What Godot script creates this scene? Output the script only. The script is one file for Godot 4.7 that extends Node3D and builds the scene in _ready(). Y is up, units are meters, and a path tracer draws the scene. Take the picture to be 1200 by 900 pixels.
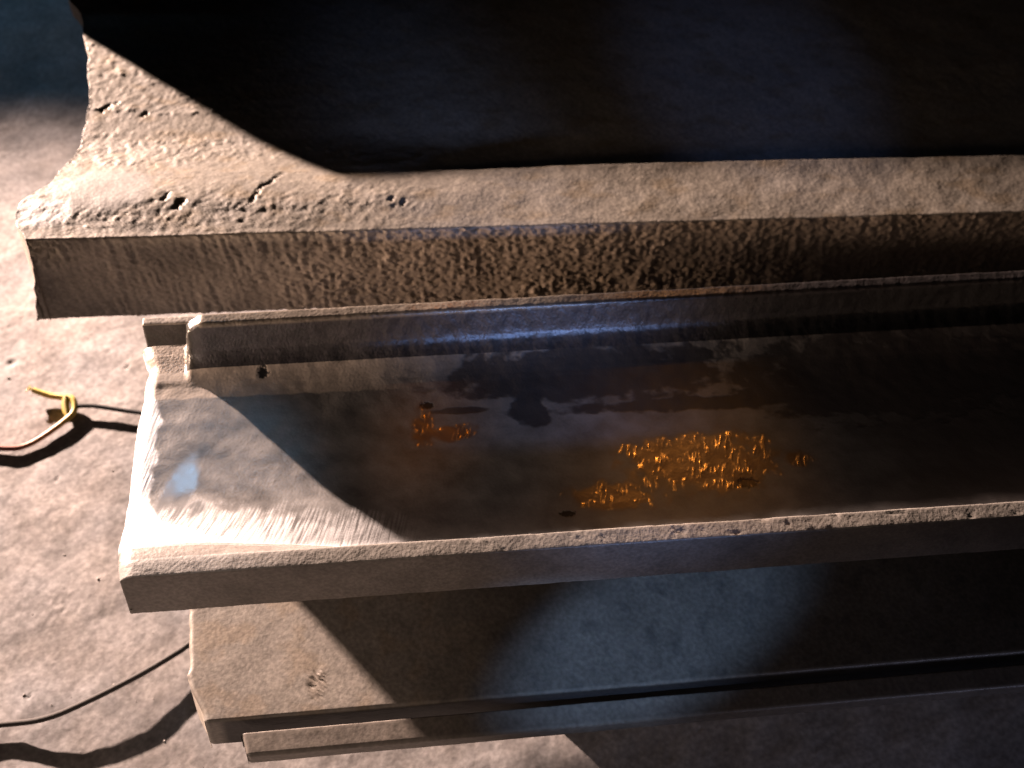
extends Node3D
# Cut ends of heavy steel sections lying on timber over a concrete yard at night, lit by a low work lamp.

const CHANNEL_END := [[-0.0810, 0.0655], [-0.0625, 0.0669], [-0.0557, 0.0684], [-0.0479, 0.0708], [-0.0334, 0.0694], [-0.0091, 0.0669], [0.0394, 0.0660], [0.0637, 0.0674], [0.0749, 0.0689], [0.0860, 0.0703]]

var taken := {}
var coarse := FastNoiseLite.new()
var mid_noise := FastNoiseLite.new()
var fine := FastNoiseLite.new()
var cells := FastNoiseLite.new()
var white := FastNoiseLite.new()


func _ready() -> void:
	# ---- camera
	var camera := Camera3D.new()
	camera.name = "camera"
	camera.fov = rad_to_deg(2.0 * atan(450.0 / 1400.0))
	camera.near = 0.02
	camera.far = 30.0
	camera.transform = Transform3D(Basis(Vector3(0.9884, 0.0817, 0.1283), Vector3(0.0471, 0.6376, -0.7689), Vector3(-0.1446, 0.766, 0.6263)).orthonormalized(), Vector3(0.1647, 0.6148, 0.3527))
	var lens := CameraAttributesPhysical.new()
	lens.frustum_focal_length = 37.0
	lens.frustum_near = 0.02
	lens.frustum_far = 30.0
	lens.frustum_focus_distance = 0.53
	lens.exposure_aperture = 9.0
	camera.attributes = lens
	add_child(camera)
	camera.current = true
	# ---- surroundings: night
	var env := Environment.new()
	env.background_mode = Environment.BG_COLOR
	env.background_color = Color(0.035, 0.035, 0.045)
	env.tonemap_mode = Environment.TONE_MAPPER_LINEAR
	env.tonemap_exposure = 1.0
	env.sdfgi_enabled = true
	env.ssao_enabled = true
	env.ssil_enabled = true
	var world := WorldEnvironment.new()
	world.environment = env
	world.name = "surroundings"
	add_child(world)
	# ---- lamps, and unseen spots added for single patches of light
	spot("work_lamp", Vector3(-0.60, 0.331, -0.966), Vector3(0.19, 0.245, 0.04), 22.3, 0.56, Color(1.0, 0.87, 0.80), 14.3, 0.012)
	spot("sodium_lamp", Vector3(0.57, 0.89, -0.88), Vector3(0.328, 0.15, 0.040), 3.3, 1.0, Color(1.0, 0.66, 0.32), 0.42, 0.03)
	spot("added_sodium_spot", Vector3(0.45, 0.89, -0.91), Vector3(0.208, 0.15, 0.0), 1.2, 1.0, Color(1.0, 0.58, 0.2), 0.3, 0.02)  # unseen second spot, added for glints on the small rust patch
	spot("cool_low_lamp", Vector3(0.50, 0.50, 0.95), Vector3(0.272, 0.163, -0.055), 4.0, 1.0, Color(0.58, 0.72, 1.0), 0.8, 0.04)
	spot("added_cool_side_spot", Vector3(-0.35, 0.46, 0.45), Vector3(0.312, 0.085, 0.085), 3.0, 0.4, Color(0.62, 0.78, 1.0), 1.5, 0.012)  # unseen, added to throw the blue patch on the low section
	spot("added_cool_rear_spot", Vector3(0.47, 0.75, 0.45), Vector3(0.452, 0.14, -0.29), 6.5, 1.0, Color(0.5, 0.66, 1.0), 0.12, 0.012)  # unseen, added for the blue haze on the large web
	spot("added_cool_high_spot", Vector3(0.03, 1.08, -0.57), Vector3(0.088, 0.15, 0.03), 1.5, 1.0, Color(0.66, 0.84, 1.0), 0.5, 0.06)  # unseen, added so the polished streak reflects blue
	spot("added_cool_floor_spot", Vector3(-0.75, 0.9, -1.0), Vector3(-0.12, 0.0, -0.62), 16.0, 1.0, Color(0.5, 0.8, 1.0), 0.26, 0.05)  # unseen, added to tint the far left floor blue
	spot("added_cool_ground_spot", Vector3(0.95, 0.22, 0.95), Vector3(0.46, 0.0, 0.16), 10.0, 1.0, Color(0.82, 0.84, 1.0), 0.26, 0.05)  # unseen, added to lift the floor at lower right
	spot("added_warm_fill", Vector3(-0.35, 0.45, 0.55), Vector3(0.16, 0.12, 0.08), 17.0, 1.0, Color(1.0, 0.88, 0.80), 0.25, 0.15)  # added fill with no source there, lifts faces and shaded webs
	spot("added_bounce_fill", Vector3(-0.55, 0.165, 0.03), Vector3(0.50, 0.126, -0.136), 7.0, 0.8, Color(1.0, 0.84, 0.72), 1.75, 0.03)  # added in place of floor bounce, grazes the flame cut face
	# ---- noises
	setup(coarse, 11, 0.022, 4)
	setup(mid_noise, 23, 0.11, 3)
	setup(fine, 37, 0.42, 3)
	setup(white, 51, 0.09, 2)
	cells.seed = 5
	cells.noise_type = FastNoiseLite.TYPE_CELLULAR
	cells.cellular_return_type = FastNoiseLite.RETURN_DISTANCE
	cells.frequency = 0.06
	build_floor()
	build_large_section()
	build_middle_channel()
	build_low_section()
	build_flat_bar()
	build_rear_strip()
	build_timbers()
	build_wires()
	build_grit()


func setup(n: FastNoiseLite, s: int, f: float, octaves: int) -> void:
	n.seed = s
	n.noise_type = FastNoiseLite.TYPE_SIMPLEX_SMOOTH
	n.frequency = f
	n.fractal_octaves = octaves


func spot(called: String, from: Vector3, to: Vector3, angle: float, blend: float, tint: Color, energy: float, size: float) -> void:
	var l := SpotLight3D.new()
	l.name = called
	l.light_color = tint
	l.light_energy = energy
	l.light_size = size
	l.spot_angle = angle
	l.spot_angle_attenuation = blend
	l.spot_range = 8.0
	l.spot_attenuation = 2.0
	l.shadow_enabled = true
	add_child(l)
	l.look_at_from_position(from, to, Vector3.UP)


# ------------------------------------------------------------------ helpers
func numbered(called: String) -> String:
	var k: int = taken.get(called, 0)
	taken[called] = k + 1
	return called if k == 0 else "%s_%03d" % [called, k]


func thing(called: String, label: String, category: String, at: Vector3, group := "") -> Node3D:
	var o := Node3D.new()
	o.name = numbered(called)
	add_child(o, true)
	o.position = at
	tag(o, label, category, group)
	return o


func tag(o: Node, label: String, category: String, group := "") -> void:
	o.set_meta("label", label)
	o.set_meta("category", category)
	if group:
		o.set_meta("group", group)


func put(called: String, mesh: Mesh, m: Material, parent: Node) -> MeshInstance3D:
	var o := MeshInstance3D.new()
	o.name = called
	o.mesh = mesh
	o.material_override = m
	parent.add_child(o, true)
	if parent is Node3D and parent != self:
		o.position = -parent.position   # meshes are written in the yard's own axes
	return o


func noise_texture(freq: float, octaves: int, s: int, lo: float, hi: float, size := 512) -> NoiseTexture2D:
	var n := FastNoiseLite.new()
	n.seed = s
	n.noise_type = FastNoiseLite.TYPE_SIMPLEX_SMOOTH
	n.frequency = freq
	n.fractal_octaves = octaves
	var t := NoiseTexture2D.new()
	t.width = size
	t.height = size
	t.seamless = true
	t.noise = n
	var g := Gradient.new()
	g.set_color(0, Color(lo, lo, lo))
	g.set_color(1, Color(hi, hi, hi))
	t.color_ramp = g
	return t


func surface(called: String, rough: float, metal: float, bump_cm: float, tile: float, s: int, spec := 0.5) -> StandardMaterial3D:
	var m := StandardMaterial3D.new()
	m.resource_name = called
	m.vertex_color_use_as_albedo = true
	m.roughness = rough
	m.metallic = metal
	m.metallic_specular = spec
	m.uv1_triplanar = true
	m.uv1_world_triplanar = true
	m.uv1_scale = Vector3.ONE * tile
	m.albedo_texture = noise_texture(0.05, 5, s, 0.74, 1.0)
	m.heightmap_enabled = true
	m.heightmap_scale = bump_cm
	m.heightmap_texture = noise_texture(0.06, 5, s + 7, 0.0, 1.0)
	return m


static func line_distance(p: Vector2, a: Vector2, b: Vector2) -> float:
	var ab := b - a
	var t := clampf((p - a).dot(ab) / ab.length_squared(), 0.0, 1.0)
	return p.distance_to(a + ab * t)


static func blob(x: float, z: float, cx: float, cz: float, rx: float, rz: float) -> float:
	# 1 in the middle of an ellipse, 0 on its edge, negative outside
	return 1.0 - Vector2((x - cx) / rx, (z - cz) / rz).length()


static func table(v: float, keys: Array) -> float:
	# keys: [v, value] pairs in rising order of v
	if v <= keys[0][0]:
		return keys[0][1]
	for k in range(1, keys.size()):
		if v <= keys[k][0]:
			var t: float = (v - keys[k - 1][0]) / (keys[k][0] - keys[k - 1][0])
			t = t * t * (3.0 - 2.0 * t)
			return lerpf(keys[k - 1][1], keys[k][1], t)
	return keys[-1][1]


# A closed outline of [z, y, radius, part] corners, walked from the front foot over the top to the back; rounded and cut into short steps.
func outline(corners: Array, step: float) -> Dictionary:
	var pts := PackedVector2Array()
	var part := PackedInt32Array()
	var dense := []
	var n := corners.size()
	for k in n:
		var p := Vector2(corners[k][0], corners[k][1])
		var a := Vector2(corners[(k + n - 1) % n][0], corners[(k + n - 1) % n][1])
		var b := Vector2(corners[(k + 1) % n][0], corners[(k + 1) % n][1])
		var r: float = corners[k][2]
		if r <= 0.0:
			dense.append([p, corners[k][3]])
			continue
		var s := p + (a - p).normalized() * minf(r, a.distance_to(p) * 0.48)
		var e := p + (b - p).normalized() * minf(r, b.distance_to(p) * 0.48)
		for q in 9:
			var t := q / 8.0
			dense.append([s.lerp(p, t).lerp(p.lerp(e, t), t), corners[k][3] if t >= 0.5 else corners[(k + n - 1) % n][3]])
	for k in dense.size():
		var p: Vector2 = dense[k][0]
		var b: Vector2 = dense[(k + 1) % dense.size()][0]
		var hidden: bool = dense[k][1] < 0
		var parts := maxi(1, int(ceil(p.distance_to(b) / (step * (8.0 if hidden else 1.0)))))
		for q in parts:
			var v := p.lerp(b, q / float(parts))
			if pts.size() and pts[-1].distance_to(v) < step * 0.3:
				continue
			pts.append(v)
			part.append(absi(dense[k][1]))
	return {"p": pts, "part": part}


# Sweeps an outline along x. shape(x_from_end, base) -> [end offset, base moved]; look(p, n, s, part) -> [displacement, Color]
func sweep(o: Dictionary, stations: PackedFloat32Array, shape: Callable, look: Callable, chamfer: float) -> Dictionary:
	var base: PackedVector2Array = o.p
	var part: PackedInt32Array = o.part
	var n := base.size()
	var m := stations.size()
	var nrm := PackedVector2Array()
	for j in n:
		var t := base[(j + 1) % n] - base[(j + n - 1) % n]
		nrm.append(Vector2(t.y, -t.x).normalized())   # outward for this walk
	var pos := PackedVector3Array()
	pos.resize(m * n)
	var col := PackedColorArray()
	col.resize(m * n)
	for i in m:
		var s := stations[i]
		var tuck := 0.0
		if s < chamfer:
			var c := 1.0 - s / chamfer
			tuck = chamfer * 0.8 * (1.0 - sqrt(maxf(0.0, 1.0 - c * c)))
		for j in n:
			var b := base[j]
			var r: Array = shape.call(s, b)
			var q: Vector2 = r[1]
			var x: float = r[0] + s
			var d: Array = look.call(Vector3(x, q.y, q.x), nrm[j], s, part[j])
			var off: float = d[0] - tuck
			var w := q + nrm[j] * off
			pos[i * n + j] = Vector3(x, w.y, w.x)
			col[i * n + j] = d[1]
	var normals := PackedVector3Array()
	normals.resize(m * n)
	for i in m:
		for j in n:
			var di := pos[mini(i + 1, m - 1) * n + j] - pos[maxi(i - 1, 0) * n + j]
			var dj := pos[i * n + (j + 1) % n] - pos[i * n + (j + n - 1) % n]
			normals[i * n + j] = di.cross(dj).normalized()
	return {"pos": pos, "nrm": normals, "col": col, "n": n, "m": m, "part": part}


# The strip of a swept surface whose outline steps carry this part number.
func strip(g: Dictionary, which: int) -> ArrayMesh:
	var n: int = g.n
	var m: int = g.m
	var part: PackedInt32Array = g.part
	var js := []
	var start := -1
	for j in n:
		if part[j] == which and part[(j + n - 1) % n] != which:
			start = j
			var k := j
			var run := [k]
			while part[k % n] == which:
				k += 1
				run.append(k)
			js.append(run)
	var v := PackedVector3Array()
	var nn := PackedVector3Array()
	var c := PackedColorArray()
	var uv := PackedVector2Array()
	var idx := PackedInt32Array()
	for run in js:
		var w: int = run.size()
		var first := v.size()
		for i in m:
			for j in run:
				var at: int = i * n + j % n
				v.append(g.pos[at])
				nn.append(g.nrm[at])
				c.append(g.col[at])
				uv.append(Vector2(g.pos[at].x, g.pos[at].z))
		for i in m - 1:
			for k in w - 1:
				var a := first + i * w + k
				idx.append_array([a, a + 1, a + w, a + 1, a + w + 1, a + w])
	return arrays(v, nn, c, uv, idx)


func arrays(v: PackedVector3Array, nn: PackedVector3Array, c: PackedColorArray, uv: PackedVector2Array, idx: PackedInt32Array) -> ArrayMesh:
	var a := []
	a.resize(Mesh.ARRAY_MAX)
	a[Mesh.ARRAY_VERTEX] = v
	a[Mesh.ARRAY_NORMAL] = nn
	a[Mesh.ARRAY_COLOR] = c
	a[Mesh.ARRAY_TEX_UV] = uv
	a[Mesh.ARRAY_INDEX] = idx
	var mesh := ArrayMesh.new()
	mesh.add_surface_from_arrays(Mesh.PRIMITIVE_TRIANGLES, a)
	return mesh


# The face that closes a swept surface at its first (or last) station: a band from the top outline down to the underside.
func cap(g: Dictionary, last: bool, tint: Color, under: Callable) -> ArrayMesh:
	var n: int = g.n
	var i: int = (g.m - 1) if last else 0
	var v := PackedVector3Array()
	var nn := PackedVector3Array()
	var c := PackedColorArray()
	var uv := PackedVector2Array()
	var out := Vector3.RIGHT if last else Vector3.LEFT
	for j in n:
		var p: Vector3 = g.pos[i * n + j]
		var foot := Vector3(p.x, minf(under.call(p.z), p.y), p.z)
		var k := 0.85 + 0.25 * mid_noise.get_noise_2d(p.z * 1000.0, p.y * 1000.0)
		v.append_array([p, foot])
		nn.append_array([out, out])
		c.append_array([Color(tint.r * k, tint.g * k, tint.b * k), Color(tint.r * k, tint.g * k, tint.b * k)])
		uv.append_array([Vector2(p.z, p.y), Vector2(p.z, foot.y)])
	var idx := PackedInt32Array()
	for j in n - 1:
		var a := j * 2
		for t in [[a, a + 1, a + 2], [a + 1, a + 3, a + 2]]:
			var cr := (v[t[1]] - v[t[0]]).cross(v[t[2]] - v[t[0]])
			if cr.length_squared() < 1e-16:
				continue
			if cr.dot(out) > 0.0:
				idx.append_array([t[0], t[2], t[1]])
			else:
				idx.append_array(t)
	return arrays(v, nn, c, uv, idx)


func stations_to(dense: float, step: float, length: float) -> PackedFloat32Array:
	var s := PackedFloat32Array([0.0, 0.0003, 0.0008, 0.0015])
	var x := 0.0025
	while x < dense:
		s.append(x)
		x += step
	while x < length:
		s.append(x)
		x += 0.012
	s.append(length)
	return s


static func grey(v: float, warm := 0.0) -> Color:
	return Color(v * (1.0 + warm), v, v * (1.0 - warm))


# ------------------------------------------------------------------ the yard
func build_floor() -> void:
	var xs := PackedFloat32Array([-4.0, -2.5, -1.5, -1.0, -0.7, -0.5, -0.38, -0.30, -0.25])
	var x := -0.22
	while x < 0.36:
		xs.append(x)
		x += 0.0016
	while x < 0.70:
		xs.append(x)
		x += 0.004
	xs.append_array([0.75, 0.85, 1.0, 1.3, 1.8, 2.6, 4.0])
	var zs := PackedFloat32Array([-4.0, -2.5, -1.6, -1.1, -0.85, -0.72])
	var z := -0.66
	while z < 0.20:
		zs.append(z)
		z += 0.0016
	zs.append_array([0.24, 0.3, 0.4, 0.6, 1.0, 1.6, 2.5, 4.0])
	var n := zs.size()
	var m := xs.size()
	var v := PackedVector3Array()
	var c := PackedColorArray()
	var uv := PackedVector2Array()
	var nn := PackedVector3Array()
	var idx := PackedInt32Array()
	for i in m:
		for j in n:
			var a := xs[i] * 1000.0
			var b := zs[j] * 1000.0
			var big := coarse.get_noise_2d(a, b)
			var md := mid_noise.get_noise_2d(a * 0.8, b * 0.8)
			var fn := fine.get_noise_2d(a, b)
			var y := big * 0.0009 + md * 0.00010 + fn * 0.00003
			var scuff := smoothstep(0.1, 0.45, coarse.get_noise_2d(a * 1.7 + 300.0, b * 1.7))
			y += scuff * (fn * 0.00016 + md * 0.0002)
			var crumbs := blob(xs[i], zs[j], 0.003, -0.004, 0.014, 0.022)
			if crumbs > 0.0:
				y += crumbs * (0.0012 * maxf(0.0, mid_noise.get_noise_2d(a * 1.7, b * 1.7)) - 0.0004)
			var pit := smoothstep(0.80, 0.92, white.get_noise_2d(a * 1.3 + 900.0, b * 1.3))
			y -= pit * 0.0012
			for q in [[-0.0476, -0.188, 0.0035], [0.0266, -0.18, 0.0015]]:
				var d: float = Vector2(xs[i] - q[0], zs[j] - q[1]).length() / q[2]
				if d < 1.0:
					y -= 0.0012 * (1.0 - d * d)
			v.append(Vector3(xs[i], y, zs[j]))
			var t := 0.285 * (1.0 + 0.34 * big + 0.20 * md + 0.12 * fn) * (1.0 - 0.25 * pit)
			var w := coarse.get_noise_2d(a * 0.7 - 700.0, b * 0.7)
			c.append(Color(t * (1.03 + 0.05 * w), t * 0.97, t * (0.95 - 0.05 * w)))
			uv.append(Vector2(xs[i], zs[j]))
	for i in m:
		for j in n:
			var di := v[mini(i + 1, m - 1) * n + j] - v[maxi(i - 1, 0) * n + j]
			var dj := v[i * n + mini(j + 1, n - 1)] - v[i * n + maxi(j - 1, 0)]
			nn.append(dj.cross(di).normalized())
	for i in m - 1:
		for j in n - 1:
			var a := i * n + j
			idx.append_array([a, a + n, a + 1, a + 1, a + n, a + n + 1])
	var o := put("concrete_floor", arrays(v, nn, c, uv, idx), surface("concrete", 0.9, 0.0, 0.007, 9.0, 3, 0.3), self)
	o.set_meta("kind", "structure")
	o.set_meta("label", "worn pinkish grey concrete yard floor under and beside the steel")


# ------------------------------------------------------------------ the large rough section at the top
func build_large_section() -> void:
	# parts: 1 near flange top, 2 its outer face, 3 web, 4 far flange, 5 underside
	var o := outline([
		[-0.1366, 0.0949, 0.0015, 2], [-0.1366, 0.1570, 0.0016, 1], [-0.1900, 0.1570, 0.0012, 3], [-0.1981, 0.1417, 0.004, 3],
		[-0.4220, 0.1417, 0.001, 4], [-0.4230, 0.2095, 0.002, 4], [-0.444, 0.2095, 0.003, -4], [-0.446, 0.1300, 0.002, -5], [-0.210, 0.1300, 0.004, -5], [-0.200, 0.0949, 0.003, -5],
	], 0.00125)
	var ends := [[-0.446, -0.066], [-0.4225, -0.0640], [-0.4215, -0.010], [-0.40, -0.006], [-0.36, 0.008], [-0.3177, 0.0154], [-0.2709, 0.0200], [-0.2302, 0.0184], [-0.1915, 0.0103], [-0.1640, -0.0050], [-0.1488, -0.0075], [-0.1366, -0.0060]]
	var shape := func(s: float, b: Vector2) -> Array:
		var e := table(b.x, ends)
		if b.x > -0.159:
			# the near corner is bevelled, more at the top than at the foot
			e += 0.009 * clampf((b.x + 0.159) / 0.0225, 0.0, 1.0) * smoothstep(0.080, 0.150, b.y)
		e += 0.0010 * mid_noise.get_noise_2d(b.x * 900.0, b.y * 900.0)
		e *= 1.0 - smoothstep(0.0, 0.12, s) * 0.6
		var q := b
		var x := s + e
		if b.y > 0.136 and b.x > -0.27 and b.x < -0.158:
			var k := 1.0 - 0.999 * smoothstep(0.20, 0.34, x)
			var ramp := lerpf(0.1570, 0.1417, smoothstep(-0.161, -0.245, b.x))
			q.y = lerpf(b.y, ramp, k)
		return [e, q]
	var cracks := [[Vector2(0.1388, -0.1938), Vector2(0.1258, -0.1773), 0.0016], [Vector2(0.1258, -0.1773), Vector2(0.1198, -0.1616), 0.0012],
		[Vector2(0.0815, -0.1661), Vector2(0.0800, -0.1600), 0.0028], [Vector2(0.0751, -0.1738), Vector2(0.0714, -0.1661), 0.0012], [Vector2(0.0554, -0.2650), Vector2(0.0525, -0.2617), 0.0018],
		[Vector2(0.0319, -0.2729), Vector2(0.0276, -0.2668), 0.0013], [Vector2(0.0378, -0.2760), Vector2(0.0357, -0.2729), 0.0012], [Vector2(0.2008, -0.1642), Vector2(0.1991, -0.1620), 0.0018], [Vector2(0.2067, -0.1610), Vector2(0.2057, -0.1579), 0.001]]
	var look := func(p: Vector3, n: Vector2, s: float, part: int) -> Array:
		var a := p.x * 1000.0
		var b := p.z * 1000.0
		var h := p.y * 1000.0
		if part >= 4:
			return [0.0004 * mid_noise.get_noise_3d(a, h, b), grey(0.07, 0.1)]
		var big := coarse.get_noise_3d(a, h, b)
		if part == 2:
			# flame cut face: drag lines running down it, spatter along its foot towards the right
			var drag := fine.get_noise_2d(a * 1.1 + h * 0.10, h * 0.09)
			var drag2 := mid_noise.get_noise_2d(a * 2.2 + h * 0.25, h * 0.22 + 50.0)
			var crumb := fine.get_noise_3d(a * 0.9, h * 0.55, 7.0)
			var foot := smoothstep(0.137, 0.104, p.y) * smoothstep(0.22, 0.30, p.x + 0.02 * big) * smoothstep(-0.35, 0.25, mid_noise.get_noise_2d(a * 0.35, h * 0.3))
			var where := 0.35 + 0.65 * smoothstep(-0.3, 0.4, coarse.get_noise_2d(a * 0.9 + 700.0, h * 1.2))
			var pits := smoothstep(0.15, 0.6, mid_noise.get_noise_2d(a * 1.5 + 31.0, h * 1.2)) * smoothstep(0.10, 0.2, p.x)
			var crust := smoothstep(-0.05, 0.5, mid_noise.get_noise_2d(a * 0.9 + 400.0, h * 1.6)) * smoothstep(0.08, 0.2, p.x)
			var d := (drag * 0.0006 + drag2 * 0.0008) * where + big * 0.0010 + crumb * (0.0002 + 0.0006 * where) * smoothstep(0.05, 0.2, p.x) - pits * 0.0008 + crust * where * (0.0007 + 0.0010 * crumb) + 0.0004 * mid_noise.get_noise_2d(a * 3.1, h * 2.4 + 300.0) + foot * (absf(crumb) * 0.0022 + 0.0003)
			var corner := smoothstep(0.028, 0.0, s) * smoothstep(0.137, 0.152, p.y)
			d -= corner * (0.0012 - 0.0045 * crumb - 0.002 * drag)
			var t := (0.17 + 0.06 * drag * where + 0.05 * drag2 * where + 0.09 * big) * (1.0 - 0.5 * pits) * (1.0 + 0.5 * crust * (0.4 + crumb))
			var c := Color(t * 1.12, t * 0.96, t * 0.82)
			c = c.lerp(Color(0.34, 0.30, 0.25), smoothstep(0.1480, 0.1545, p.y) * smoothstep(0.03, 0.05, p.x) * (1.0 - smoothstep(0.15, 0.25, p.x)) * 0.8)
			c = c.lerp(Color(0.30, 0.24, 0.16), clampf(foot * smoothstep(0.0, 0.5, crumb) * 0.8, 0.0, 1.0))
			c = c.lerp(Color(0.22, 0.165, 0.115), 0.45 * smoothstep(0.1, 0.25, p.x))
			if corner > 0.0:
				c = c.lerp(Color(0.50, 0.44, 0.36), corner)
			return [d, c]
		# top of the flange and the web: crusty brown scale, smoother to the right
		var streak := fine.get_noise_2d(a * 0.9 + b * 0.22, b * 0.35)
		var md := mid_noise.get_noise_2d(a, b * 0.8)
		var rough := 0.45
		rough += 0.9 * smoothstep(0.2, 0.9, blob(p.x, p.z, 0.0632, -0.2231, 0.0865, 0.0183) + 0.5)
		rough += 0.8 * smoothstep(0.2, 0.8, blob(p.x, p.z, 0.0836, -0.1589, 0.0814, 0.0183) + 0.5)
		rough += 0.9 * smoothstep(0.2, 0.8, blob(p.x, p.z, 0.1955, -0.1651, 0.0356, 0.0163) + 0.5)
		rough += 0.5 * smoothstep(-0.25, -0.28, p.z)
		rough *= 0.35 + 0.65 * (1.0 - smoothstep(0.14, 0.26, p.x))
		var smooth_spot := smoothstep(-0.1, 0.35, blob(p.x, p.z, 0.0398, -0.1793, 0.0305, 0.0244) + 0.15 * md)
		rough *= 1.0 - 0.92 * smooth_spot
		var bands := smoothstep(0.1, 0.55, mid_noise.get_noise_2d(a * 0.12, b * 1.1 + 33.0)) * (1.0 - smoothstep(0.12, 0.22, p.x)) * (1.0 - smooth_spot)
		var lumps := mid_noise.get_noise_2d(a * 1.9 + b * 0.4, b * 0.8 + 70.0)
		var d := big * 0.0007 + md * 0.00030 * (0.2 + rough) + streak * 0.00032 * rough + bands * (0.0008 * maxf(0.0, lumps) + 0.0001) + smooth_spot * 0.0003
		var deep := 0.0
		for k in cracks:
			var g: float = line_distance(Vector2(p.x + 0.0016 * md, p.z + 0.0022 * streak), k[0], k[1]) / (k[2] * (0.55 + 0.5 * absf(md)))
			if g < 1.6:
				deep = maxf(deep, 1.0 - smoothstep(0.4, 1.6, g))
		d -= deep * 0.0010
		var t := lerpf(0.185, 0.30, smoothstep(0.05, 0.32, p.x)) * (1.0 + 0.22 * big + 0.16 * md + 0.3 * streak * rough)  # brown crust left, paler right, partly to offset the lamp falloff
		var c := Color(t * 1.07, t * 0.95, t * 0.80)
		var ochre := smoothstep(0.05, 0.5, coarse.get_noise_2d(a * 1.2 + 400.0, b * 2.0))
		c = c.lerp(Color(0.23, 0.175, 0.11), ochre * 0.55)
		var pale := smoothstep(0.0, 0.5, coarse.get_noise_2d(a * 0.9 - 200.0, b * 1.4))
		c = c.lerp(Color(0.29, 0.27, 0.25), pale * 0.35)
		c = c.lerp(Color(0.25, 0.24, 0.23), smooth_spot * 0.85)
		c = c.lerp(Color(0.45, 0.44, 0.44), smoothstep(0.02, 0.45, blob(p.x, p.z, 0.0072, -0.1589, 0.0224, 0.0142)))
		c = c.lerp(Color(0.07, 0.055, 0.045), deep * 0.45)
		if s < 0.004:
			c = c.lerp(Color(0.13, 0.11, 0.09), 0.8 * (1.0 - s / 0.004))  # end rim painted darker so the lamp does not flare on it
		if p.z > -0.143 and p.x < 0.2:
			c = c.lerp(Color(0.40, 0.36, 0.31), 0.5 * smoothstep(-0.143, -0.138, p.z))
		return [d, c]
	var g := sweep(o, stations_to(0.66, 0.00125, 1.25), shape, look, 0.0001)
	var steel := surface("scaled steel", 0.55, 0.15, 0.012, 11.0, 61)
	var root := thing("steel_beam", "largest brown steel section, flame cut and crusted with scale, behind the bright ground end", "steel beam", Vector3(0.0, 0.0949, -0.28), "steel sections lying side by side")
	put("flange_top", strip(g, 1), steel, root)
	put("flame_cut_face", strip(g, 2), steel, root)
	put("web", strip(g, 3), steel, root)
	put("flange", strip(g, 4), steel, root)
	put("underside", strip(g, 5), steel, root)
	var under := func(z: float) -> float: return lerpf(0.0949, 0.130, smoothstep(-0.200, -0.210, z))
	put("cut_end", cap(g, false, Color(0.30, 0.26, 0.22), under), steel, root)
	put("cut_end", cap(g, true, Color(0.16, 0.14, 0.12), under), steel, root)


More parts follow.
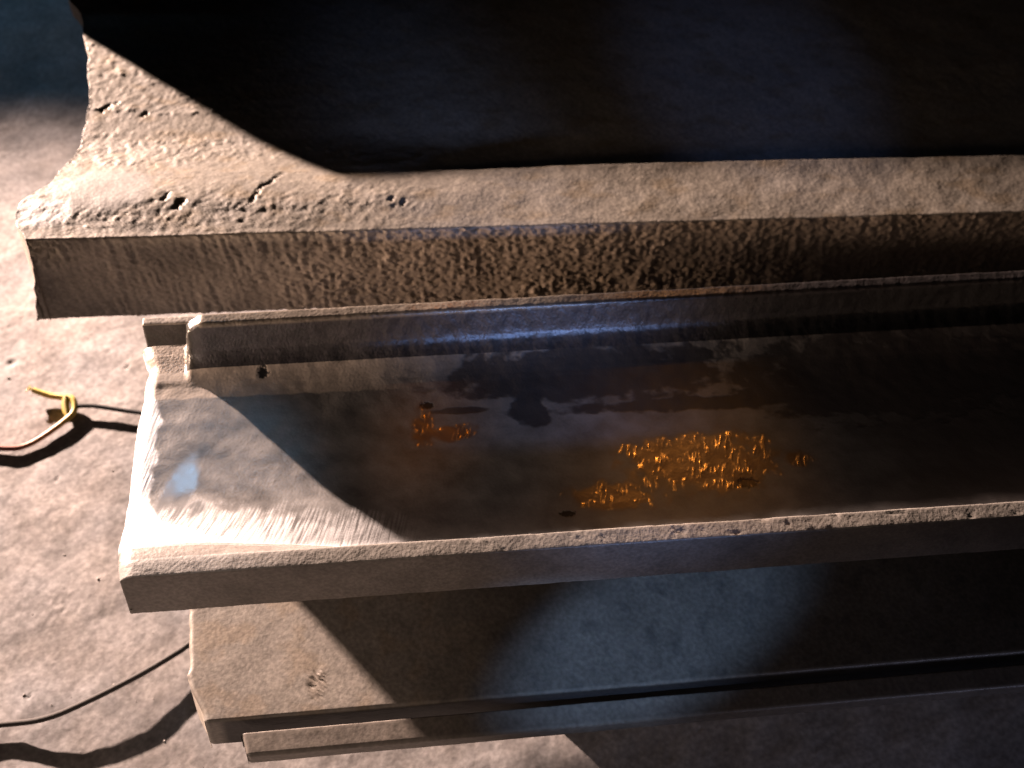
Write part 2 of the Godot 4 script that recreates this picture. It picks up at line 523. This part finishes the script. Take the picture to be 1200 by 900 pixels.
# ------------------------------------------------------------------ the middle channel with its ground end
func build_middle_channel() -> void:
	# parts: 1 near flange, 2 web, 3 far flange, 4 underside
	var o := outline([
		[0.0858, 0.1427, 0.0012, 1], [0.0858, 0.1733, 0.0010, 1], [0.0773, 0.1733, 0.0008, 1], [0.0685, 0.1514, 0.006, 2],
		[0.0103, 0.1495, 0.0, 2], [-0.0470, 0.1505, 0.016, 3], [-0.0552, 0.1735, 0.0015, 3], [-0.0620, 0.1735, 0.0015, -3], [-0.0625, 0.1427, 0.002, -4],
	], 0.00125)
	var shape := func(s: float, b: Vector2) -> Array:
		var e := table(b.x, CHANNEL_END)
		e += 0.0004 * mid_noise.get_noise_2d(b.x * 700.0, 40.0)
		var x := s + e
		var q := b
		if b.x < -0.035:
			# rear flange cut back to place its cast shadow; runs a touch out of parallel
			q.x -= 0.023 * (x - 0.07) * smoothstep(-0.035, -0.050, b.x)
			if b.y > 0.1510:
				q.y = 0.1510 + (b.y - 0.1510) * table(x, [[0.0895, 0.02], [0.0912, 0.80], [0.0995, 1.0]])
		if b.y > 0.1480 and b.x > 0.01 and b.x < 0.0851:
			# towards the end the toe of the near flange is ground away into a shallow slope
			var k := 1.0 - smoothstep(0.085, 0.205, x)
			var ramp := lerpf(0.1496, 0.1733, pow(smoothstep(0.022, 0.0807, b.x), 1.4))
			q.y = lerpf(b.y, minf(ramp, 0.1733), k)
		if s < 0.006 and b.y > 0.1480:
			# the upper edge of the end is ground round
			q.y -= 0.0030 * pow(1.0 - s / 0.006, 2.0)
		return [e, q]
	var look := func(p: Vector3, n: Vector2, s: float, part: int) -> Array:
		var a := p.x * 1000.0
		var b := p.z * 1000.0
		var h := p.y * 1000.0
		var big := coarse.get_noise_3d(a, h, b)
		var md := mid_noise.get_noise_3d(a, h, b)
		var fn := fine.get_noise_3d(a, h, b)
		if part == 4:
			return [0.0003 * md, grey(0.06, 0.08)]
		var d := big * 0.0004 + md * 0.00012
		var t := 0.105 * (1.0 + 0.25 * big + 0.25 * md + 0.2 * fn)
		var c := Color(t * 1.08, t * 0.98, t * 0.90)
		if part == 2:
			# the web carries its colour in a texture of its own
			d = big * 0.0004 + md * 0.00010 + rust_mask(p.x, p.z, big, md) * 0.00008 * md
			c = Color.WHITE
		elif part == 3:
			d += (0.00022 * mid_noise.get_noise_2d(a * 1.3, h * 1.1 + b) + 0.00012 * fn) * smoothstep(0.095, 0.2, p.x)
			c = Color(0.075, 0.072, 0.078).lerp(Color(0.02, 0.02, 0.02), smoothstep(0.32, 0.42, p.x)) * (1.0 + 0.35 * md)  # shade painted into the face, near black towards the right
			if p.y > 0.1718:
				c = Color(0.27, 0.235, 0.195).lerp(Color(0.05, 0.045, 0.045), smoothstep(0.22, 0.34, p.x)) * (1.0 + 0.2 * md)  # top edge also painted into shade towards the right
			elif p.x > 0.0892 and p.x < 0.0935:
				c = Color(0.07, 0.065, 0.06)  # flange end painted dark to hold down the lamp light on it
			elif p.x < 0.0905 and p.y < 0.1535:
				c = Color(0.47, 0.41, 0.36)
		else:
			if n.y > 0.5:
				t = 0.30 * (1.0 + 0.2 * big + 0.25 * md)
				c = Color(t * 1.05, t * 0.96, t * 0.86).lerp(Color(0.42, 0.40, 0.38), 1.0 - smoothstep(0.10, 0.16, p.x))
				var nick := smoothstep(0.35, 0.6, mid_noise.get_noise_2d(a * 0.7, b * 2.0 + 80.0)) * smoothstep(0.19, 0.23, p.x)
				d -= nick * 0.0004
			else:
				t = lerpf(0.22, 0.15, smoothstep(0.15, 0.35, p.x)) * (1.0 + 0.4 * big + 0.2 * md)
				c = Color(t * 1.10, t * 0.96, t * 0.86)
				d += 0.00015 * fine.get_noise_2d(a * 0.4, h * 2.0)
		return [d, c]
	var g := sweep(o, stations_to(0.64, 0.00125, 1.22), shape, look, 0.0010)
	var steel := surface("mill scale", 0.5, 0.0, 0.012, 14.0, 71)
	var root := thing("steel_channel", "middle steel channel with legs up and a shiny white ground end", "steel channel", Vector3(0.068, 0.1427, 0.0), "steel sections lying side by side")
	put("flange", strip(g, 1), steel, root)
	put("web", strip(g, 2), web_material(), root)
	put("flange", strip(g, 3), surface("oily scale", 0.36, 0.35, 0.014, 16.0, 81), root)
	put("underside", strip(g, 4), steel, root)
	var under := func(_z: float) -> float: return 0.1427
	put("ground_end", cap(g, false, Color(0.66, 0.645, 0.63), under), steel, root)
	put("cut_end", cap(g, true, Color(0.16, 0.14, 0.12), under), steel, root)


func rust_mask(x: float, z: float, big: float, md: float) -> float:
	var r := maxf(blob(x, z, 0.3397, 0.0278, 0.0485, 0.0233), blob(x, z, 0.2883, 0.0452, 0.0252, 0.0116))
	r = maxf(r, maxf(blob(x, z, 0.3902, 0.0297, 0.0116, 0.0078), blob(x, z, 0.2048, -0.0033, 0.0078, 0.0155)))
	r = maxf(r, blob(x, z, 0.2184, 0.0016, 0.0155, 0.0058))
	return smoothstep(0.0, 0.5, r + 0.35 * md + 0.3 * big)


# Colour of the channel's web and ground toe: x, z say where, returns [colour, roughness, metal, height].
func web_look(x: float, z: float) -> Array:
	var a := x * 1000.0
	var b := z * 1000.0
	var s := x - table(z, CHANNEL_END)
	var big := coarse.get_noise_3d(a, 150.0, b)
	var md := mid_noise.get_noise_3d(a, 150.0, b)
	var fn := fine.get_noise_2d(a * 1.3, b * 1.3)
	var near := 1.0 - smoothstep(0.14, 0.24, x)
	var cloud := coarse.get_noise_2d(a * 1.6 + 90.0, b * 2.2)
	var t := lerpf(0.135, 0.20, near) * (1.0 + 0.45 * cloud + 0.18 * md + 0.12 * fn)
	var c := Color(t * 1.01, t * 0.98, t * 0.96)
	var rough := 0.72 + 0.1 * md
	var metal := lerpf(0.0, 0.45, near)
	rough = lerpf(rough, 0.42 + 0.12 * cloud, near)
	var height := 0.5 + 0.05 * fn
	# dusty strip under the rear flange
	var pink := smoothstep(-0.0270, -0.0285, z + 0.0012 * md) * near
	c = c.lerp(Color(0.36, 0.315, 0.275) * (1.0 + 0.15 * md), pink * 0.85)
	metal *= 1.0 - pink
	# scale gone, dark steel
	if x > 0.15:
		var tear := coarse.get_noise_2d(a * 2.0 + 17.0, b * 3.4) * 0.55 + 0.25 * md
		var stain := maxf(maxf(blob(x, z, 0.2960, -0.0315, 0.0825, 0.0190), blob(x, z, 0.3543, -0.0091, 0.0874, 0.0045)), maxf(blob(x, z, 0.2592, -0.0101, 0.0096, 0.0116), blob(x, z, 0.2249, -0.0120, 0.0136, 0.0022)))
		stain = maxf(stain, blob(x, z, 0.4614, -0.0218, 0.0991, 0.0281))
		var bare := smoothstep(-0.16, 0.16, stain + tear * 0.9) * smoothstep(0.18, 0.23, x)
		c = c.lerp(Color(0.020, 0.018, 0.020), bare * 0.9)
		height -= bare * 0.25
		var right := smoothstep(0.36, 0.47, x + 0.02 * big)
		c = c.lerp(Color(0.045, 0.038, 0.036), right * 0.8)  # weaker light painted in: web darkens to the right
	var chip := maxf(maxf(blob(x, z, 0.1276, -0.0412, 0.0026, 0.0040), blob(x, z, 0.2082, -0.0161, 0.0032, 0.0020)), maxf(blob(x, z, 0.3592, 0.0428, 0.0050, 0.0030), blob(x, z, 0.268, 0.0535, 0.004, 0.0018)))
	if chip > -0.6:
		var hole := smoothstep(-0.05, 0.25, chip + 0.5 * fn + 0.4 * md)
		c = c.lerp(Color(0.012, 0.011, 0.011), hole)
		height -= hole * 0.5
	var rust := rust_mask(x, z, big, md)
	if rust > 0.0:
		var dash := smoothstep(-0.05, 0.5, fine.get_noise_2d(a * 0.90 + b * 0.25, b * 0.22))
		var patchy := smoothstep(-0.2, 0.25, mid_noise.get_noise_2d(a * 0.6, b * 0.8 + 200.0))
		var glint := dash * smoothstep(0.25, 0.7, rust) * patchy
		height += glint * 0.26
		c = c.lerp(Color(0.085, 0.048, 0.026), rust * 0.75)
		c = c.lerp(Color(0.62, 0.46, 0.26), glint)  # lamp glints put into the colour as gold metal dashes
		rough = lerpf(lerpf(rough, 0.45, rust), 0.26, glint)
		metal = lerpf(lerpf(metal, 0.35, rust), 1.0, glint)
	# bright ground steel round the end and along the toe
	if x < 0.26:
		var reach := table(z, [[-0.0625, 0.0025], [-0.0499, 0.0030], [-0.0334, 0.0070], [-0.0169, 0.0145], [-0.0072, 0.0087], [0.0006, 0.0087], [0.0103, 0.0072], [0.0297, 0.0116], [0.0433, 0.0161], [0.0588, 0.0320], [0.0666, 0.0600], [0.0744, 0.1000], [0.0802, 0.1300]])
		var bright := smoothstep(0.0012, -0.0012, s - reach - 0.0022 * md - 0.006 * big)
		var scratch := fine.get_noise_2d(a * 1.7 + b * 0.45, b * 0.09)
		var band := smoothstep(0.040, 0.056, z - 0.10 * (x - 0.15) + 0.008 * md + 0.004 * scratch) * (1.0 - smoothstep(0.165, 0.205, x + 0.01 * scratch))
		bright = maxf(bright, band * smoothstep(-0.5, 0.35, scratch + 0.5 * smoothstep(0.05, 0.07, z)))
		bright *= smoothstep(0.0857, 0.0827, z)
		c = c.lerp(Color(0.66, 0.66, 0.67) * (1.0 + 0.25 * scratch), bright)
		rough = lerpf(rough, 0.42, bright)
		metal = lerpf(metal, 0.35, bright)
		height += bright * 0.14 * scratch
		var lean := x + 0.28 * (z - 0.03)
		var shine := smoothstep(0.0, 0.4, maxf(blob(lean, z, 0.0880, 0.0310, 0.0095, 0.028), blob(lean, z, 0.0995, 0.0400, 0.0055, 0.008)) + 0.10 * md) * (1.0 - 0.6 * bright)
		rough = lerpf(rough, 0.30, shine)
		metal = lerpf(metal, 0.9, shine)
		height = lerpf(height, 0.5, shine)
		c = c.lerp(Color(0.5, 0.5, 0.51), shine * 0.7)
	return [c, rough, metal, height]


func web_material() -> StandardMaterial3D:
	var w := 1600
	var h := 362
	var height := PackedByteArray()
	height.resize(w * h)
	var data := PackedByteArray()
	data.resize(w * h * 3)
	var tint := PackedByteArray()
	tint.resize(w * h * 3)
	for py in h:
		var z := lerpf(-0.06, 0.085, (py + 0.5) / h)
		for px in w:
			var l := web_look(lerpf(0.06, 0.70, (px + 0.5) / w), z)
			var c: Color = l[0].clamp(Color(0, 0, 0), Color(1, 1, 1)).linear_to_srgb()
			var at := (py * w + px) * 3
			tint[at] = int(c.r * 255.0)
			tint[at + 1] = int(c.g * 255.0)
			tint[at + 2] = int(c.b * 255.0)
			height[py * w + px] = int(clampf(l[3], 0.0, 1.0) * 255.0)
			data[at] = 255
			data[at + 1] = int(clampf(l[1], 0.0, 1.0) * 255.0)
			data[at + 2] = int(clampf(l[2], 0.0, 1.0) * 255.0)
	var t := ImageTexture.create_from_image(Image.create_from_data(w, h, false, Image.FORMAT_RGB8, data))
	var m := StandardMaterial3D.new()
	m.resource_name = "channel web"
	m.texture_repeat = false
	m.albedo_texture = ImageTexture.create_from_image(Image.create_from_data(w, h, false, Image.FORMAT_RGB8, tint))
	m.roughness = 1.0
	m.roughness_texture = t
	m.roughness_texture_channel = BaseMaterial3D.TEXTURE_CHANNEL_GREEN
	m.metallic = 1.0
	m.metallic_texture = t
	m.metallic_texture_channel = BaseMaterial3D.TEXTURE_CHANNEL_BLUE
	m.heightmap_enabled = true
	m.heightmap_scale = 0.07
	m.heightmap_texture = ImageTexture.create_from_image(Image.create_from_data(w, h, false, Image.FORMAT_L8, height))
	m.uv1_scale = Vector3(1.0 / 0.64, 1.0 / 0.145, 1.0)
	m.uv1_offset = Vector3(-0.06 / 0.64, 0.06 / 0.145, 0.0)
	return m


# ------------------------------------------------------------------ the low section in front
func build_low_section() -> void:
	# parts: 1 lip, 2 web, 3 far flange, 4 underside
	var o := outline([
		[0.1125, 0.060, 0.001, 1], [0.1125, 0.085, 0.0018, 2], [0.016, 0.0845, 0.002, 3], [0.010, 0.083, 0.002, -3], [0.0095, 0.0525, 0.002, -4], [0.108, 0.0525, 0.002, -4],
	], 0.0014)
	var ends := [[0.01, 0.0855], [0.045, 0.0862], [0.052, 0.0868], [0.084, 0.0880], [0.0875, 0.0872], [0.0905, 0.0885], [0.1125, 0.0958]]
	var shape := func(s: float, b: Vector2) -> Array:
		return [table(b.x, ends) + 0.0005 * mid_noise.get_noise_2d(b.x * 900.0, b.y * 900.0), b]
	var look := func(p: Vector3, _n: Vector2, s: float, part: int) -> Array:
		var a := p.x * 1000.0
		var b := p.z * 1000.0
		var h := p.y * 1000.0
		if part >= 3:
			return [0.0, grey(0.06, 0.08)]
		var big := coarse.get_noise_3d(a, h, b)
		var md := mid_noise.get_noise_3d(a, h, b * 0.7)
		var fn := fine.get_noise_3d(a, h, b)
		var d := big * 0.0004 + md * 0.00006 + fn * 0.00002
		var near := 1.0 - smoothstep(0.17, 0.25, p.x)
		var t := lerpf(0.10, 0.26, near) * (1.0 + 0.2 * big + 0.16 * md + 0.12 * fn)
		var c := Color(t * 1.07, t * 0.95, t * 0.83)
		c = c.lerp(Color(0.30, 0.23, 0.16), near * 0.45 * smoothstep(0.0, 0.35, coarse.get_noise_2d(a * 1.6 + 120.0, b * 1.6)))
		var blot := smoothstep(0.32, 0.5, white.get_noise_2d(a * 0.8, b * 0.55 + 300.0))
		c = c.lerp(Color(0.03, 0.03, 0.032), blot * 0.3 * (1.0 - 0.7 * near))
		var flake := smoothstep(0.3, 0.9, blob(p.x, p.z, 0.1475, 0.098, 0.0045, 0.009) + 0.5 + 0.4 * fn)
		if flake > 0.0:
			d += flake * 0.0011 * (mid_noise.get_noise_2d(a * 2.5, b * 2.5) - 0.1)
			c = c.lerp(Color(0.20, 0.16, 0.12), flake * 0.6)
		if s < 0.002:
			c = c.lerp(Color(0.45, 0.41, 0.36), 0.3)
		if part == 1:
			c = c.lerp(Color(0.03, 0.026, 0.024), smoothstep(0.0846, 0.083, p.y) * smoothstep(0.101, 0.106, p.x))  # shade of the narrow gap painted onto the lip face
		return [d, c]
	var g := sweep(o, stations_to(0.62, 0.0014, 1.22), shape, look, 0.002)
	var steel := surface("brown scale", 0.5, 0.1, 0.006, 12.0, 91)
	var root := thing("steel_beam", "low brown steel section half hidden under the channel with the shiny end", "steel beam", Vector3(0.09, 0.0525, 0.04), "steel sections lying side by side")
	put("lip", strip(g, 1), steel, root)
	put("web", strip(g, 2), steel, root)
	put("flange", strip(g, 3), steel, root)
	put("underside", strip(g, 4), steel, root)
	var under := func(_z: float) -> float: return 0.0525
	put("cut_end", cap(g, false, Color(0.34, 0.30, 0.25), under), steel, root)
	put("cut_end", cap(g, true, Color(0.16, 0.14, 0.12), under), steel, root)


func build_flat_bar() -> void:
	var o := outline([
		[0.1279, 0.0700, 0.002, 1], [0.1296, 0.0826, 0.0020, 1], [0.1182, 0.0836, 0.0008, 1], [0.1178, 0.0700, 0.001, 1],
	], 0.0014)
	var shape := func(_s: float, b: Vector2) -> Array:
		return [0.1125 + (b.x - 0.118) * 0.25, b]
	var look := func(p: Vector3, n: Vector2, s: float, _part: int) -> Array:
		var a := p.x * 1000.0
		var b := p.z * 1000.0
		var h := p.y * 1000.0
		var big := coarse.get_noise_3d(a, h, b)
		var md := mid_noise.get_noise_3d(a, h, b)
		var fn := fine.get_noise_3d(a * 0.8, h * 0.3, b * 0.3)
		var t := 0.22 * (1.0 + 0.2 * big + 0.2 * md + 0.2 * fn)
		t *= lerpf(1.0, 0.45, smoothstep(0.17, 0.24, p.x))  # right part painted dark for the shade it lies in
		return [big * 0.0003 + md * 0.00006 + fn * 0.00003, Color(t * 1.1, t * 0.95, t * 0.82)]
	var g := sweep(o, stations_to(0.62, 0.0014, 1.22), shape, look, 0.002)
	var steel := surface("bar scale", 0.5, 0.0, 0.005, 12.0, 95)
	var root := thing("steel_bar", "narrow dark steel bar along the front edge of the lowest section", "steel bar", Vector3(0.1125, 0.053, 0.127))
	var under := func(_z: float) -> float: return 0.0700
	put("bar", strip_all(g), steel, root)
	put("cut_end", cap(g, false, Color(0.22, 0.19, 0.16), under), steel, root)
	put("cut_end", cap(g, true, Color(0.16, 0.14, 0.12), under), steel, root)


# ------------------------------------------------------------------ timber under the steel
func block(at: Vector3, size: Vector3, s: int) -> ArrayMesh:
	# a sawn block with chamfered edges and slightly uneven faces
	var o := outline([
		[at.z + size.z, at.y, 0.002, 1], [at.z + size.z, at.y + size.y, 0.003, 1], [at.z, at.y + size.y, 0.003, 1], [at.z, at.y, 0.002, 1],
	], 0.008)
	var shape := func(_s: float, b: Vector2) -> Array:
		return [at.x, b]
	var look := func(p: Vector3, _n: Vector2, _s: float, _part: int) -> Array:
		var grain := mid_noise.get_noise_3d(p.x * 1000.0 + s * 50.0, p.y * 1000.0, p.z * 60.0)
		var t := 0.16 * (1.0 + 0.35 * grain)
		return [minf(0.0, 0.0003 * grain), Color(t * 1.15, t * 0.9, t * 0.62)]
	var st := PackedFloat32Array()
	for k in 21:
		st.append(size.x * k / 20.0)
	var g := sweep(o, st, shape, look, 0.002)
	var st2 := SurfaceTool.new()
	st2.append_from(strip_all(g), 0, Transform3D.IDENTITY)
	var under := func(_z: float) -> float: return at.y
	st2.append_from(cap(g, false, Color(0.2, 0.15, 0.1), under), 0, Transform3D.IDENTITY)
	st2.append_from(cap(g, true, Color(0.2, 0.15, 0.1), under), 0, Transform3D.IDENTITY)
	return st2.commit()


func strip_all(g: Dictionary) -> ArrayMesh:
	var n: int = g.n
	var v: PackedVector3Array = g.pos
	var idx := PackedInt32Array()
	for i in g.m - 1:
		for j in n:
			var a: int = i * n + j
			var b: int = i * n + (j + 1) % n
			idx.append_array([a, b, a + n, b, b + n, a + n])
	var uv := PackedVector2Array()
	for p in v:
		uv.append(Vector2(p.x, p.z))
	return arrays(v, g.nrm, g.col, uv, idx)


func build_rear_strip() -> void:
	# thin plate standing in the gap between the channel and the large section
	var o := outline([
		[-0.0765, 0.1050, 0.0008, 1], [-0.0763, 0.1524, 0.0008, 1], [-0.0815, 0.1524, 0.0008, 1], [-0.0815, 0.1050, 0.0008, 1],
	], 0.0016)
	var shape := func(_s: float, b: Vector2) -> Array:
		return [0.0662 + 0.0006 * mid_noise.get_noise_2d(b.y * 900.0, 3.0), b]
	var look := func(p: Vector3, n: Vector2, _s: float, _part: int) -> Array:
		var md := mid_noise.get_noise_3d(p.x * 1000.0, p.y * 1000.0, p.z * 1000.0)
		var t := (0.28 if n.y > 0.5 else 0.03) * (1.0 + 0.3 * md)  # shade put into the colour: sides near black, top pale
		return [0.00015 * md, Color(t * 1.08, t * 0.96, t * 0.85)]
	var g := sweep(o, stations_to(0.30, 0.002, 0.80), shape, look, 0.0006)
	var steel := surface("strip scale", 0.55, 0.1, 0.01, 14.0, 131)
	var under := func(_z: float) -> float: return 0.105
	var root := thing("steel_strip", "thin steel strip with shade painted on its face and a pale top edge standing behind the channel", "steel strip", Vector3(0.066, 0.105, -0.079))
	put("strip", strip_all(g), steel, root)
	put("cut_end", cap(g, false, Color(0.3, 0.27, 0.23), under), steel, root)
	put("cut_end", cap(g, true, Color(0.16, 0.14, 0.12), under), steel, root)


func build_timbers() -> void:
	var wood := surface("sawn timber", 0.85, 0.0, 0.03, 8.0, 17)
	var k := 0
	for x in [0.262, 0.90]:
		var where := "behind the lit strip of floor" if k == 0 else "far along the stack"
		var b := thing("timber_bearer", "rough sawn timber bearer under the stack of steel, " + where, "timber", Vector3(x, 0.0, -0.41), "timber under the steel")
		put("timber", block(Vector3(x, 0.0015, -0.41), Vector3(0.095, 0.0505, 0.492), k), wood, b)
		var p := thing("timber_packer", "timber packing piece under the channel, " + where, "timber", Vector3(x, 0.0525, -0.12), "timber under the steel")
		put("timber", block(Vector3(x + 0.004, 0.0525, -0.045), Vector3(0.085, 0.0895, 0.070), k + 2), wood, p)
		var q := thing("timber_packer", "timber packing piece under the largest section, " + where, "timber", Vector3(x, 0.0525, -0.3), "timber under the steel")
		put("timber", block(Vector3(x + 0.003, 0.0525, -0.36), Vector3(0.088, 0.042, 0.20), k + 4), wood, q)
		k += 1


# ------------------------------------------------------------------ cables
func tube(points: Array, radii: Array, sides: int, tint: Callable, steps: int) -> ArrayMesh:
	var curve := Curve3D.new()
	curve.bake_interval = 0.0005
	for k in points.size():
		var a: Vector3 = points[maxi(k - 1, 0)]
		var b: Vector3 = points[mini(k + 1, points.size() - 1)]
		var t := (b - a) / 6.0
		curve.add_point(points[k], -t, t)
	var total := curve.get_baked_length()
	var v := PackedVector3Array()
	var nn := PackedVector3Array()
	var c := PackedColorArray()
	var uv := PackedVector2Array()
	var idx := PackedInt32Array()
	for i in steps + 1:
		var f := i / float(steps)
		var p := curve.sample_baked(f * total, true)
		var q := curve.sample_baked(minf(f * total + 0.0008, total), true)
		var w := curve.sample_baked(maxf(f * total - 0.0008, 0.0), true)
		var dir := (q - w).normalized()
		var side := dir.cross(Vector3.UP).normalized()
		var up := side.cross(dir).normalized()
		var pr := f * (radii.size() - 1)
		var r: float = lerpf(radii[int(pr)], radii[mini(int(pr) + 1, radii.size() - 1)], pr - int(pr))
		for k in sides:
			var an := TAU * k / sides
			var d := side * cos(an) + up * sin(an)
			v.append(p + d * r)
			nn.append(d)
			c.append(tint.call(f, p))
			uv.append(Vector2(f, an))
	for i in steps:
		for k in sides:
			var a := i * sides + k
			var b := i * sides + (k + 1) % sides
			idx.append_array([a, b, a + sides, b, b + sides, a + sides])
	for e in [0, steps]:
		var mid := v.size()
		var p := curve.sample_baked(total * e / steps, true)
		v.append(p)
		nn.append((v[e * sides] - p).cross(v[e * sides + 1] - p).normalized())
		c.append(tint.call(e / float(steps), p))
		uv.append(Vector2.ZERO)
		for k in sides:
			var a: int = e * sides + k
			var b: int = e * sides + (k + 1) % sides
			idx.append_array([mid, b, a] if e == 0 else [mid, a, b])
	return arrays(v, nn, c, uv, idx)


func build_wires() -> void:
	var rubber := surface("black rubber", 0.8, 0.0, 0.004, 30.0, 101, 0.3)
	var plastic := surface("wire insulation", 0.45, 0.0, 0.004, 30.0, 111)
	var black := func(_f: float, _p: Vector3) -> Color: return Color(0.035, 0.033, 0.033)
	# long black cable that lifts off the floor and runs in under the low section
	var grey_rubber := func(_f: float, _p: Vector3) -> Color: return Color(0.10, 0.092, 0.088)
	tag(put("grey_cable", tube([Vector3(-0.16, 0.0030, 0.055), Vector3(-0.06, 0.0030, 0.066), Vector3(-0.0164, 0.0044, 0.0672), Vector3(0.0049, 0.0068, 0.0668), Vector3(0.0256, 0.0084, 0.0598), Vector3(0.0508, 0.0080, 0.0470), Vector3(0.0681, 0.0070, 0.0360), Vector3(0.080, 0.0062, 0.027), Vector3(0.14, 0.004, -0.02), Vector3(0.20, 0.003, -0.05)], [0.0016, 0.0016], 12, grey_rubber, 220), rubber, self),
		"thin grey cable lifted off the floor, running in under the lowest steel section", "cable")
	# stripped wire: black sheath, then an orange and yellow core with a bent tip
	var w := thing("electric_wire", "wire with a stripped yellow and orange core and bent tip beside the shiny end", "wire", Vector3(-0.02, 0.0, -0.14))
	var core := func(f: float, _p: Vector3) -> Color:
		var red := Color(0.22, 0.055, 0.03)
		var orange := Color(0.52, 0.22, 0.07)
		var yellow := Color(0.62, 0.47, 0.10)
		if f < 0.6:
			return red.lerp(orange, smoothstep(0.42, 0.6, f))
		return orange.lerp(yellow, smoothstep(0.6, 0.76, f))
	put("core", tube([Vector3(-0.10, 0.0030, -0.125), Vector3(-0.06, 0.0030, -0.119), Vector3(-0.0398, 0.0030, -0.1155), Vector3(-0.030, 0.0028, -0.1165), Vector3(-0.0204, 0.0030, -0.1225), Vector3(-0.0075, 0.0036, -0.1345), Vector3(-0.0025, 0.0042, -0.1420), Vector3(-0.0040, 0.0055, -0.1500), Vector3(-0.0105, 0.0052, -0.1525), Vector3(-0.0185, 0.0050, -0.1545), Vector3(-0.0290, 0.0065, -0.1585)], [0.0018, 0.0018, 0.0020, 0.0017, 0.0018, 0.0022, 0.0018], 14, core, 200), plastic, w)
	var olive := func(_f: float, _p: Vector3) -> Color: return Color(0.42, 0.32, 0.07)
	put("strand", tube([Vector3(-0.0080, 0.0062, -0.1520), Vector3(-0.0080, 0.0052, -0.1465), Vector3(-0.0070, 0.0042, -0.1410), Vector3(-0.0056, 0.0034, -0.1370)], [0.0020, 0.0026, 0.0024, 0.0012], 12, olive, 60), plastic, w)
	var frayed := func(_f: float, _p: Vector3) -> Color: return Color(0.55, 0.42, 0.12)
	for k in 4:
		var t := k * 0.9
		put("strand", tube([Vector3(-0.0270, 0.0065, -0.1580), Vector3(-0.0295 - 0.0006 * k, 0.0068 + 0.0004 * k, -0.1585 + 0.0008 * sin(t * 3.0)), Vector3(-0.0315 - 0.0005 * k, 0.0072 + 0.0008 * sin(t), -0.1592 + 0.0019 * (k - 1.5))], [0.0006, 0.0004], 6, frayed, 12), plastic, w)
	put("sheath", tube([Vector3(-0.0035, 0.0045, -0.1445), Vector3(0.003, 0.0050, -0.1448), Vector3(0.0119, 0.0052, -0.1435), Vector3(0.0331, 0.0046, -0.1385), Vector3(0.07, 0.005, -0.130), Vector3(0.16, 0.005, -0.12)], [0.0014, 0.0014], 12, black, 100), rubber, w)


# ------------------------------------------------------------------ loose grit and scale crumbs on the floor
func build_grit() -> void:
	var rng := RandomNumberGenerator.new()
	rng.seed = 77
	var v := PackedVector3Array()
	var nn := PackedVector3Array()
	var c := PackedColorArray()
	var uv := PackedVector2Array()
	var idx := PackedInt32Array()
	for k in 150:
		var x := rng.randf_range(-0.16, 0.30)
		var z := rng.randf_range(-0.46, 0.17)
		if k % 3 == 0:
			x = rng.randf_range(-0.05, 0.10)
			z = rng.randf_range(-0.12, 0.14)
		var r := 0.0002 + 0.0008 * pow(rng.randf(), 4.0)
		var y := coarse.get_noise_2d(x * 1000.0, z * 1000.0) * 0.0009
		var t := rng.randf_range(0.2, 0.5)
		var tint := Color(t * 1.05, t * 0.97, t * 0.9)
		var top := v.size()
		v.append(Vector3(x + r * rng.randf_range(-0.3, 0.3), y + r * rng.randf_range(0.6, 1.2), z))
		nn.append(Vector3.UP)
		c.append(tint)
		uv.append(Vector2.ZERO)
		var sides := 6
		for q in sides:
			var an := TAU * q / sides
			var rr := r * rng.randf_range(0.6, 1.35)
			for lift in [0.45, -0.3]:
				v.append(Vector3(x + cos(an) * rr, y + r * lift, z + sin(an) * rr))
				nn.append(Vector3(cos(an), 0.5, sin(an)).normalized())
				c.append(tint)
				uv.append(Vector2.ZERO)
		for q in sides:
			var a := top + 1 + q * 2
			var b := top + 1 + ((q + 1) % sides) * 2
			idx.append_array([top, a, b, a, a + 1, b, b, a + 1, b + 1])
	var o := put("grit", arrays(v, nn, c, uv, idx), surface("grit", 0.8, 0.0, 0.004, 30.0, 121), self)
	o.set_meta("kind", "stuff")
	tag(o, "loose grit and scale crumbs scattered over the concrete floor", "grit")
